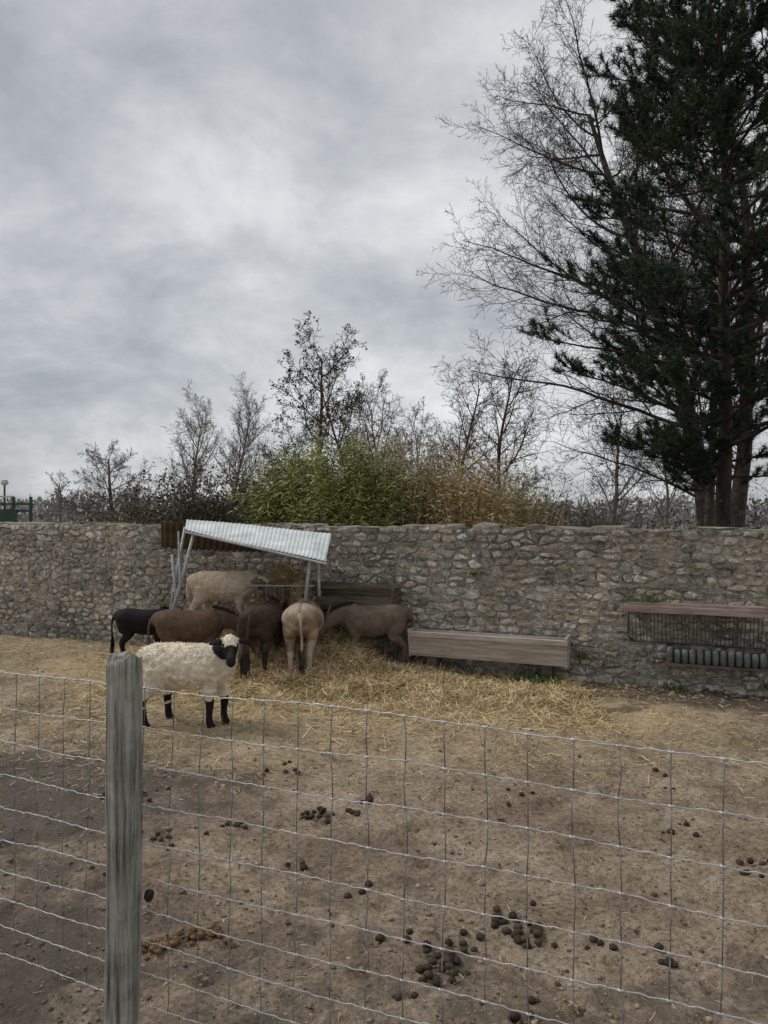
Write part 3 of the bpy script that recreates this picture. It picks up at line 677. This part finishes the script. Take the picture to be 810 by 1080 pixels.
# ------------------------------------------------------------------ long trough
e=thing('feeding_trough','long pale brown timber trough raised on blocks beside wall','trough',(1.2,8.8,0))
p0=np.array([.315,9.12,0]);p1=np.array([2.08,8.415,0]); T_=(p1-p0);LT=np.linalg.norm(T_);T_/=LT; N_=np.array([T_[1],-T_[0],0.])
if N_[1]>0:N_=-N_
up=np.array([0,0,1.])
def prism(poly,sA,sB):   # poly in (n,z)
    V=[p0+T_*sA+N_*a+up*b for a,b in poly]+[p0+T_*sB+N_*a+up*b for a,b in poly]; m=len(poly)
    return np.array(V),[list(range(m)),[m+i for i in range(m)][::-1]]+[[i,m+i,m+(i+1)%m,(i+1)%m] for i in range(m)]
part('front_board',e,*prism([(0,.50),(-.025,.51),(-.085,.235),(-.06,.225)],0,LT),M_trough)
part('back_board',e,*prism([(-.34,.51),(-.315,.51),(-.26,.24),(-.285,.235)],0,LT),M_trough)
part('base_board',e,*prism([(-.083,.255),(-.083,.232),(-.262,.232),(-.262,.255)],0.02,LT-.02),M_trough)
part('rim',e,*prism([(.018,.475),(.018,.53),(-.03,.532),(-.03,.511),(.002,.5)],-.01,LT+.01),M_trough)
for s in (-.012,LT-.016):
    o=part('end_board',e,*prism([(.012,.555),(-.345,.555),(-.29,.22),(-.055,.215)],s-.012,s+.016),M_trough)
for s in (.2,LT-.3):
    part('support_block',e,*prism([(-.09,.225),(-.30,.225),(-.30,-.05),(-.09,-.05)],s,s+.12),M_darkwood)
# ------------------------------------------------------------------ wall hay rack
e=thing('wall_hay_rack','reddish timber beam with thin iron rack bars on wall','hay rack',tuple(W(10.5,.9,0)))
part('beam',e,*wb(9.82,11.27,.885,.955,.16,.27),M_pinkwood)
part('top_board',e,*wb(9.86,11.25,.958,.982,.0,.20),M_pinkwood)
a=Acc()
for k in range(34):
    s=9.9+k*.04; v,f=tube([W(s,.885,.215),W(s+random.gauss(0,.004),.53,.06)],.0045,5); a.add(v,f)
part('rack_bars',e,a.v(),a.F,M_iron)
v,f=tube([W(9.86,.53,.06),W(11.25,.53,.06)],.011,6); part('bottom_rail',e,v,f,M_iron)
v,f=tube([W(9.87,.9,.2),W(9.86,.6,.16),W(9.9,.53,.05)],.012,6); part('bracket',e,v,f,M_iron)
e=thing('slatted_manger','grey green manger of rounded upright slats on wall','manger',tuple(W(10.8,.45,0)))
for k in range(13):
    s=10.3+k*.077; z1=.50+random.gauss(0,.008)
    v,f=tube([W(s,.335,.20),W(s,.35,.205),W(s,.42,.225),W(s,z1-.015,.24),W(s,z1,.235)],[.018,.03,.034,.032,.02],10); part('slat',e,v,f,M_ribs,smooth=True)
part('back_panel',e,*wb(10.27,11.27,.36,.47,.165,.185),M_iron)
part('base_board',e,*wb(10.25,11.29,.318,.338,.0,.26),M_darkwood)
part('top_rail',e,*wb(10.25,11.29,.475,.495,.165,.195),M_iron)
for s in (10.27,11.25): part('bracket',e,*wb(s,s+.02,.34,.52,.0,.16),M_iron)
# ------------------------------------------------------------------ weeds
def weed(label,c,n,L,Wd,spread,group='weeds at the wall',up_=.6):
    P=np.array(c)[None]+np.concatenate([rng.normal(0,spread,(n,2)),np.abs(rng.normal(0,spread*.4,(n,1)))],1)
    D=rng.normal(0,1,(n,3)); D[:,2]=np.abs(D[:,2])*up_+.3
    V_,F_=leaves(P,D,L,Wd,.2); st=[(*c,*(p),.004,.002) for p in P[:max(4,n//4)]]
    V2,F2=segs_mesh(st,4)
    single('weed_plant',label,'weed',tuple(c),np.concatenate([V_,V2]),np.concatenate([F_,F2+len(V_)]),M_weed,group=group)
def wc(s,z,n): return tuple(W(s,z,n))
weed('leafy green weeds at foot of stone wall',wc(8.92,.02,.30),120,.07,.035,.10)
weed('leafy green weeds at foot of stone wall',wc(8.72,.02,.36),60,.06,.03,.08)
weed('small green weed at foot of wall',wc(10.35,.02,.12),50,.06,.03,.05)
weed('small green weed at foot of wall',wc(11.3,.10,.08),30,.06,.03,.04)
weed('grassy green tuft growing on wall rack',wc(10.12,.985,.12),80,.06,.012,.06)
weed('grassy green tuft growing on wall rack',wc(9.9,.98,.12),40,.05,.012,.04)
weed('trailing dark plant growing out of wall',wc(8.05,1.22,.03),70,.05,.03,.055,up_=-.2)
weed('small plant rooted in wall joints',wc(9.35,.28,.04),40,.05,.03,.04)
weed('small plant rooted in wall joints',wc(9.2,.42,.04),20,.04,.02,.03)
# ------------------------------------------------------------------ animals
def crom(pts,sub=4):
    P=np.array(pts,float); o=[]
    E=np.vstack([2*P[0]-P[1],P,2*P[-1]-P[-2]])
    for i in range(1,len(E)-2):
        a,b,c,d=E[i-1],E[i],E[i+1],E[i+2]
        for k in range(sub):
            t=k/sub; o.append(.5*((2*b)+(-a+c)*t+(2*a-5*b+4*c-d)*t*t+(-a+3*b-3*c+d)*t**3))
    o.append(P[-1]); return np.array(o)
def loft(acc,pts,lat=(0,1,0),n=14,sub=4):
    Q=crom(pts,sub); Q[:,3:]=np.maximum(Q[:,3:],.006); C=Q[:,:3]; t=norm(np.gradient(C,axis=0)); an=np.arange(n)*2*np.pi/n; V=[];lat=np.array(lat,float)
    for k in range(len(C)):
        l=norm(lat-t[k]*np.dot(lat,t[k])); u=np.cross(t[k],l)
        V.append(C[k]+np.cos(an)[:,None]*l*Q[k,3]+np.sin(an)[:,None]*u*Q[k,4])
    m=len(C); V.append(C[0:1]-t[0]*min(Q[0,3:])*.6); V.append(C[-1:]+t[-1]*min(Q[-1,3:])*.6)
    F=[]
    for k in range(m-1):
        for i in range(n): F.append([k*n+i,k*n+(i+1)%n,(k+1)*n+(i+1)%n,(k+1)*n+i])
    for i in range(n): F.append([(i+1)%n,i,m*n]); F.append([(m-1)*n+i,(m-1)*n+(i+1)%n,m*n+1])
    acc.add(np.concatenate(V),F)
def remesh(acc,vox,it):
    me=newmesh('tmp',acc.v(),acc.F); ob=obj('tmp',me)
    md=ob.modifiers.new('r','REMESH'); md.mode='VOXEL'; md.voxel_size=vox
    sm=ob.modifiers.new('s','SMOOTH'); sm.factor=.5; sm.iterations=it
    dg=bpy.context.evaluated_depsgraph_get(); m2=bpy.data.meshes.new_from_object(ob.evaluated_get(dg))
    bpy.data.objects.remove(ob); bpy.data.meshes.remove(me); return m2
def legs_of(acc,hind,front,fac=1.0):
    for (y,dx) in hind:
        loft(acc,[(-.34,y*.75,.80,.10,.13),(-.33,y,.68,.105,.135),(-.29+dx*.3,y*1.1,.54,.075,.095),(-.37+dx*.6,y,.44,.05,.062),(-.43+dx,y*.95,.36,.040,.048),(-.415+dx,y*.95,.22,.030,.034),(-.405+dx,y*.95,.11,.034,.036),(-.385+dx,y*.95,.055,.03,.033),(-.37+dx,y*.95,.008,.042,.05)],n=12)
    for (y,dx) in front:
        loft(acc,[(.26,y*.8,.74,.07,.12),(.25,y,.62,.07,.10),(.25+dx*.3,y,.50,.055,.07),(.27+dx*.6,y,.40,.042,.05),(.285+dx*.8,y,.31,.042,.046),(.28+dx,y,.20,.028,.030),(.275+dx,y,.105,.033,.035),(.285+dx,y,.055,.029,.031),(.295+dx,y,.008,.04,.047)],n=12)
def donkey(label,scale,loc,yaw,c_body,c_leg,c_belly,seed,fat=1.0,hind=((.12,-.02),(-.12,.06)),front=((.11,.03),(-.11,-.05)),tail=.0,patch=None,side=0):
    a=Acc(); f=fat
    loft(a,[(-.52,0,.80,.06,.07),(-.48,0,.81,.15*f,.14),(-.38,0,.795,.205*f,.19),(-.24,0,.775,.215*f,.205),(-.06,0,.735,.235*f,.225),(.12,0,.73,.23*f,.23),(.28,0,.755,.18*f,.215),(.38,0,.77,.13,.17),(.44,0,.77,.07,.09)],n=20)
    loft(a,[(.24,0,.84,.10,.15),(.40,side*.03,.83,.085,.14),(.56,side*.08,.78,.068,.115),(.70,side*.13,.69,.06,.095),(.76,side*.15,.62,.05,.07)],n=14)
    hb=side*.15
    loft(a,[(.70,hb,.73,.06,.06),(.745,hb,.67,.078,.088),(.79,hb,.58,.078,.092),(.84,hb,.48,.062,.075),(.88,hb,.39,.05,.058),(.905,hb,.33,.052,.055),(.915,hb,.30,.035,.04)],n=14)
    for sg in (1,-1):
        loft(a,[(.70,hb+sg*.045,.74,.022,.018),(.67,hb+sg*.075,.81,.038,.02),(.635,hb+sg*.10,.90,.034,.016),(.61,hb+sg*.115,.97,.012,.01)],n=10)
    legs_of(a,hind,front)
    loft(a,[(-.50,0,.885,.035,.03),(-.555,tail*.3,.84,.026,.024),(-.585,tail*.6,.72,.02,.02),(-.585,tail,.56,.017,.017),(-.58,tail,.44,.024,.024),(-.575,tail,.30,.03,.03),(-.57,tail,.22,.012,.012)],n=10)
    me=remesh(a,.0105,5); me.name='donkey'
    me.materials.append(M_fur); me.polygons.foreach_set('use_smooth',np.ones(len(me.polygons),bool))
    P=np.empty(len(me.vertices)*3,np.float32); me.vertices.foreach_get('co',P); P=P.reshape(-1,3)
    nz=vn(P[:,0]*6+P[:,1]*3,P[:,2]*6+P[:,1]*4,1,seed)
    c=np.array([c_body]*len(P),float)
    def bl(mask,colr): 
        nonlocal c; m=np.clip(mask,0,1)[:,None]; c=c*(1-m)+np.array(colr)*m
    bl((.60-P[:,2])/.14*(np.abs(P[:,0])<.3)+0*nz,c_belly)
    bl((.46-P[:,2]+(nz-.5)*.2)/.1*(P[:,0]<.5),c_leg)
    bl((.035-P[:,2])/.01,(.03,.026,.022))
    bl(((P[:,0]-.86)/.04),tuple(min(.5,q*2.2+.08) for q in c_body))
    bl((P[:,0]<-.545)*(.46-P[:,2])/.06,tuple(q*.35 for q in c_body))
    crest=(P[:,0]>.3)&(P[:,0]<.7)&(np.abs(P[:,1]-side*.08)<.03)&(P[:,2]>.84)
    bl(crest*1.0,tuple(q*.4 for q in c_body))
    bl((np.abs(P[:,1])<.018)*(P[:,2]>.9)*.7,tuple(q*.45 for q in c_body))
    if patch is not None: bl((nz-.55)*5*(P[:,2]>.4),patch)
    c*= (.85+.3*vn(P[:,0]*25+P[:,1]*9,P[:,2]*14,1,seed+3))[:,None]
    setcol(me,c)
    o=bpy.data.objects.new('donkey',me); COL.objects.link(o); o.location=(loc[0],loc[1],loc[2] if len(loc)>2 else float(gh(loc[0],loc[1]))-.005); o.rotation_euler=(0,0,math.radians(yaw)); o.scale=(scale,)*3
    tag(o,label,'donkey','donkeys eating hay')
    n=260; B0=np.stack([np.full(n,-.578),np.full(n,tail),rng.uniform(.28,.50,n)],1)+rng.normal(0,.012,(n,3)); D=np.tile(np.array([-.02,0,-1.]),(n,1))
    V_,F_=leaves(B0,D,.16,.008,.12); hm=newmesh('tail_hair',V_,F_,[M_hair]); h=obj('tail_hair',hm,o)
    n=420; t=rng.random(n); B0=np.stack([.28+.44*t,side*(.01+.13*t)+rng.normal(0,.008,n),np.interp(t,[0,.3,.6,1],[.985,.965,.905,.775])-.01],1)
    V_,F_=leaves(B0,np.tile(np.array([.1,0,1.]),(n,1)),.055,.009,.3); h=obj('mane',newmesh('mane',V_,F_,[M_hair]),o)
    return o
donkey('small black donkey standing side on with hanging tail',.75,(-3.20,9.92),4,(.014,.012,.012),(.011,.01,.01),(.02,.018,.016),1)
donkey('brown donkey standing side on, head lowered to hay',.86,(-2.33,8.98),14,(.12,.076,.05),(.085,.058,.04),(.155,.112,.08),2,fat=1.08,side=-.4)
donkey('dark brown donkey seen from behind, head in hay',.94,(-1.44,8.93),82,(.058,.039,.029),(.04,.029,.023),(.082,.063,.049),3,fat=1.12,tail=.04,hind=((.15,-.04),(-.10,.12)))
donkey('pale fawn donkey with long tail seen from behind',.94,(-.99,9.03),92,(.45,.355,.275),(.50,.43,.355),(.52,.455,.38),4,fat=1.16,tail=-.03,patch=(.26,.18,.125),hind=((.13,0),(-.12,.03)))
donkey('grey brown donkey standing side on, head in hay',.86,(-.14,9.26),183,(.155,.117,.088),(.105,.083,.068),(.205,.168,.137),5,fat=1.08,side=.3,hind=((.12,-.03),(-.12,.07)))
def fleece(me,mask,n,L,parent,mat):
    P=np.empty(len(me.vertices)*3,np.float32); me.vertices.foreach_get('co',P); P=P.reshape(-1,3)
    N=np.empty(len(me.vertices)*3,np.float32); me.vertices.foreach_get('normal',N); N=N.reshape(-1,3)
    idx=np.where(mask)[0]; idx=rng.choice(idx,n); P=P[idx]-N[idx]*.004; N=N[idx]
    D=norm(N*.8+rng.normal(0,.6,(n,3))+np.array([0,0,-.35])); s=norm(np.cross(D,N+rng.normal(0,.3,(n,3)))); l=L*rng.uniform(.5,1.4,(n,1)); w_=.0032
    m=P+D*l*.5; D2=norm(D+rng.normal(0,.8,(n,3))+np.array([0,0,-.4])); e_=m+D2*l*.5
    V=np.stack([P-s*w_,P+s*w_,m+s*w_*.8,m-s*w_*.8,e_+s*w_*.25,e_-s*w_*.25],1).reshape(-1,3)
    o=(np.arange(n)*6)[:,None]; F=np.concatenate([o+np.array([[0,1,2,3]]),o+np.array([[3,2,4,5]])],0)
    return obj('fleece',newmesh('fleece',V,F,[mat]),parent)
def sheep(label,loc,yaw,scale,turned,wool,wmat,seed):
    a=Acc()
    loft(a,[(-.44,0,.53,.07,.09),(-.40,0,.545,.13,.14),(-.28,0,.545,.18,.18),(-.08,0,.53,.20,.19),(.1,0,.53,.195,.19),(.24,0,.55,.16,.175),(.33,0,.57,.11,.13),(.37,0,.58,.06,.08)],n=20)
    for y,dx in ((.10,.12),(-.11,-.03)):
        loft(a,[(-.27,y,.52,.09,.12),(-.27+dx*.4,y*1.05,.42,.07,.095),(-.32+dx*.8,y,.32,.046,.056),(-.37+dx,y,.245,.034,.040),(-.365+dx,y,.15,.028,.031),(-.36+dx,y,.08,.030,.034),(-.345+dx,y,.03,.030,.036),(-.33+dx,y,.004,.032,.044)],n=12)
    for y,dx in ((.09,.07),(-.09,-.01)):
        loft(a,[(.20,y,.48,.07,.09),(.20+dx*.5,y,.38,.05,.06),(.205+dx,y,.28,.038,.042),(.21+dx,y,.21,.036,.038),(.205+dx,y,.13,.027,.029),(.205+dx,y,.075,.030,.032),(.215+dx,y,.03,.029,.034),(.23+dx,y,.004,.031,.042)],n=12)
    if turned:
        loft(a,[(.18,0,.58,.13,.14),(.28,-.03,.64,.11,.12),(.35,-.08,.70,.09,.10),(.375,-.12,.73,.075,.085)],n=14)
        pk=np.array((.385,-.10,.765)); hd=norm(np.array((.22,-.66,-.72))); lat=norm(np.array((.95,.32,0.)))
    else:
        loft(a,[(.20,0,.58,.13,.14),(.32,0,.60,.10,.12),(.42,0,.57,.085,.10),(.47,0,.54,.07,.08)],n=14)
        pk=np.array((.47,0,.60)); hd=norm(np.array((.62,-.25,-.75))); lat=norm(np.array((.35,1.,0)))
    hp=lambda t: tuple(pk+hd*t)
    upv=np.cross(lat,hd); 
    if upv[2]<0: upv=-upv
    loft(a,[(*hp(-.03),.055,.055),(*hp(.03),.072,.075),(*hp(.09),.064,.072),(*hp(.15),.046,.054),(*hp(.21),.042,.046),(*hp(.24),.030,.032)],lat=lat,n=14)
    for sg in (1,-1):
        b=pk+hd*.02+lat*sg*.055+upv*.03
        loft(a,[(*b,.018,.018),(*(b+lat*sg*.04+upv*.01),.013,.030),(*(b+lat*sg*.085-upv*.002),.011,.032),(*(b+lat*sg*.13-upv*.022),.008,.010)],lat=tuple(upv),n=10)
    loft(a,[(-.42,0,.62,.03,.03),(-.455,0,.56,.03,.028),(-.465,0,.46,.026,.026),(-.46,0,.38,.016,.016)],n=10)
    me=remesh(a,.0085,3); me.name='sheep'
    P=np.empty(len(me.vertices)*3,np.float32); me.vertices.foreach_get('co',P); P=P.reshape(-1,3).copy()
    N=np.empty(len(me.vertices)*3,np.float32); me.vertices.foreach_get('normal',N); N=N.reshape(-1,3)
    t=(P-pk)@hd; rad=np.linalg.norm(P-pk-t[:,None]*hd,axis=1); la=np.abs((P-pk)@lat); uu=(P-pk)@upv
    head=(rad<.13)&(t>.045)&(t<.3)&(uu>-.09+.0*t)
    ear=(la>.070)&(rad<.24)&(t>-.06)&(t<.12)&(np.abs(uu)<.075)&(P[:,2]>(.62 if turned else .5))
    fore=(t<.085)&(uu>.035)&(la<.045)
    dark=((head|ear)&~fore)
    isf=P[:,0]>0
    wob=.03*(vn(P[:,0]*30,P[:,2]*25+P[:,1]*30,1,seed)-.5)
    zz_=P[:,2]+wob
    dark_leg=(zz_<.30)&((isf&(zz_<.255))|(~isf&((zz_<.17)|((zz_>.19)&(zz_<.25)))))
    if not turned: dark_leg=dark_leg&False
    c=np.array([wool]*len(P),float); c[dark|dark_leg]=(.016,.014,.013) if turned else (.20,.15,.11)
    if turned:
        noseband=(t>.10)&(t<.19)&(uu>.02)&(la<.022); c[noseband]=(.05,.043,.038)
    woolm=~(dark|dark_leg)
    amp=np.array([mnoise.noise(Vector((float(p[0])*20,float(p[1])*20,float(p[2])*20)))+.6*mnoise.noise(Vector((float(p[0])*42,float(p[1])*42,float(p[2])*42))) for p in P])
    A_=.011 if turned else .006
    P[woolm]+=N[woolm]*(.008+A_*amp[woolm])[:,None]*np.where(P[woolm][:,2]>.32,1,.25)[:,None]
    c[woolm]*=(1.0+(.16 if turned else .12)*np.clip(amp[woolm],-1,1))[:,None]
    me.vertices.foreach_set('co',P.ravel()); me.update()
    me.materials.append(M_fur); me.polygons.foreach_set('use_smooth',np.ones(len(me.polygons),bool)); setcol(me,c)
    o=bpy.data.objects.new('sheep',me); COL.objects.link(o); o.location=loc; o.rotation_euler=(0,0,math.radians(yaw)); o.scale=(scale,)*3
    tag(o,label,'sheep')
    fleece(me,woolm&(P[:,2]>.3),16000 if turned else 9000,.017 if turned else .011,o,wmat)
    for sg in (1,-1):
        v,f=sphere(pk+hd*.075+lat*sg*.060+upv*.035,(.011,.011,.011),10,8,0); h=obj('eye',newmesh('eye',v,f,[M_eye],smooth=True),o)
    return o
sheep('woolly cream sheep with black face and black legs',(-1.81,6.93,float(gh(-1.81,6.93))-.004),-4,1.05,True,(.80,.71,.56),M_fleece,3)
s2=sheep('beige woolly sheep standing on the hay heap',(-2.08,9.66,.50),5,1.0,False,(.56,.46,.34),M_fleece2,5)
# ------------------------------------------------------------------ wire fence and post
FO=np.array([-1.634,3.148,0.]); FT=np.array([.9151,-.4032,0.]); FN=np.array([-.4032,-.9151,0.])
e=thing('wire_fence','galvanised woven wire livestock fence with weathered wooden post','fence',tuple(FO+FT*.68))
zs=[1.326,1.175,1.03,.885,.745,.61,.48,.36,.24,.12]; sp0,sp1,ds=-2.6,5.2,.135
sv=np.arange(sp0,sp1,ds)
def fpos(s,z,n=0.): 
    sag=.007*math.sin(s*2.1+z*3)+.004*math.sin(s*5.3+z*9)
    bul=.014*math.sin(s*1.3+z*2.2)
    return FO+FT*s+FN*(n+bul)+np.array([0,0,z+sag])
acc=Acc()
jit={}
for i,s in enumerate(sv):
    for j,z in enumerate(zs): jit[i,j]=(s+random.gauss(0,.004),z+random.gauss(0,.0018))
for j,z in enumerate(zs):
    pts=[]
    for i in range(len(sv)-1):
        s0,z0=jit[i,j];s1,z1=jit[i+1,j]
        for k,(t,dz) in enumerate(((0,0),(.2,0),(.42,.0025),(.5,-.0005),(.58,-.003),(.8,0))):
            pts.append(fpos(s0+(s1-s0)*t,z0+(z1-z0)*t+dz*(1 if (i+j)%2 else -1)))
    v,f=tube(pts,.0024 if j==0 else .0019,6); acc.add(v,f,0)
for i,s in enumerate(sv):
    for j in range(len(zs)-1):
        s0,z0=jit[i,j];s1,z1=jit[i,j+1]; m=(s0+s1)/2+random.gauss(0,.0025)
        v,f=tube([fpos(s0,z0+.004,.002),fpos(m,(z0+z1)/2,.0),fpos(s1,z1-.004,.002)],.0021,5); acc.add(v,f,1)
    for j in range(len(zs)):   # wrapped knots
        s0,z0=jit[i,j]
        v,f=tube([fpos(s0-.009,z0+.001,.001),fpos(s0-.003,z0-.001,.001),fpos(s0+.004,z0+.001,.001),fpos(s0+.010,z0,.001)],[.0034,.0045,.0045,.0032],6); acc.add(v,f,0)
part('wire_mesh',e,acc.v(),acc.F,[M_galv,M_galvd],midx=acc.M,smooth=True)
pc=FO+FT*.735+FN*.072; H=1.452; nu,nv=44,80; Vp=[]
for j in range(nv+1):
    z=-.25+(H+.25)*j/nv
    for i in range(nu):
        th=2*math.pi*i/nu; c_,s_=math.cos(th),math.sin(th)
        r=.060/ (abs(c_)**5+abs(s_)**5)**(1/5)
        r=min(r,.066)
        r*=1+.08*(vn(i*.9,z*3,1,31)-.5)*2*.6+.10*(vn((i%nu)*.35,z*1.6,1,33)-.5)
        crack=max(0,1-abs(i-34-1.2*math.sin(z*3))/1.2)*.014+max(0,1-abs(i-30-1.0*math.sin(z*2+1))/1.0)*.009*(z>.5)+max(0,1-abs(i-37+.8*math.sin(z*4))/1.0)*.007*(z<.9); r-=crack
        zz_=z
        if j==nv: zz_=z+.014*math.sin(th*2+1)+.008*math.sin(th*5)
        tilt=.018*(z/H)
        Vp.append(pc+FT*(r*c_*.93+tilt+.006*math.sin(z*2.5))+FN*(r*s_)+np.array([0,0,zz_]))
Fp=[[j*nu+i,j*nu+(i+1)%nu,(j+1)*nu+(i+1)%nu,(j+1)*nu+i] for j in range(nv) for i in range(nu)]
ctr=len(Vp); Vp.append(pc+FT*.014+np.array([0,0,H+.004])); 
b0=len(Vp)
for i in range(nu): p=Vp[nv*nu+i]; q=Vp[ctr]; Vp.append(q+(p-q)*.6+np.array([0,0,random.uniform(-.004,.006)]))
for i in range(nu): Fp.append([nv*nu+i,nv*nu+(i+1)%nu,b0+(i+1)%nu,b0+i]); Fp.append([b0+i,b0+(i+1)%nu,ctr])
part('post',e,np.array(Vp),Fp,M_post,smooth=True)
a=Acc()
for z in (1.326,1.03,.745,.48):
    for sg in (-1,1):
        v,f=tube([fpos(.735+sg*.055,z+.012,.012),fpos(.735+sg*.060,z+.012,-.008),fpos(.735+sg*.060,z-.012,-.008),fpos(.735+sg*.055,z-.012,.012)],.002,5); a.add(v,f)
part('staples',e,a.v(),a.F,M_galv)
v,f=tube([fpos(.83,.535,.02),fpos(.83,.55,.02),fpos(.84,.575,.025),fpos(.84,.585,.02)],[.010,.018,.018,.008],10); part('insulator',e,v,f,M_black,smooth=True)
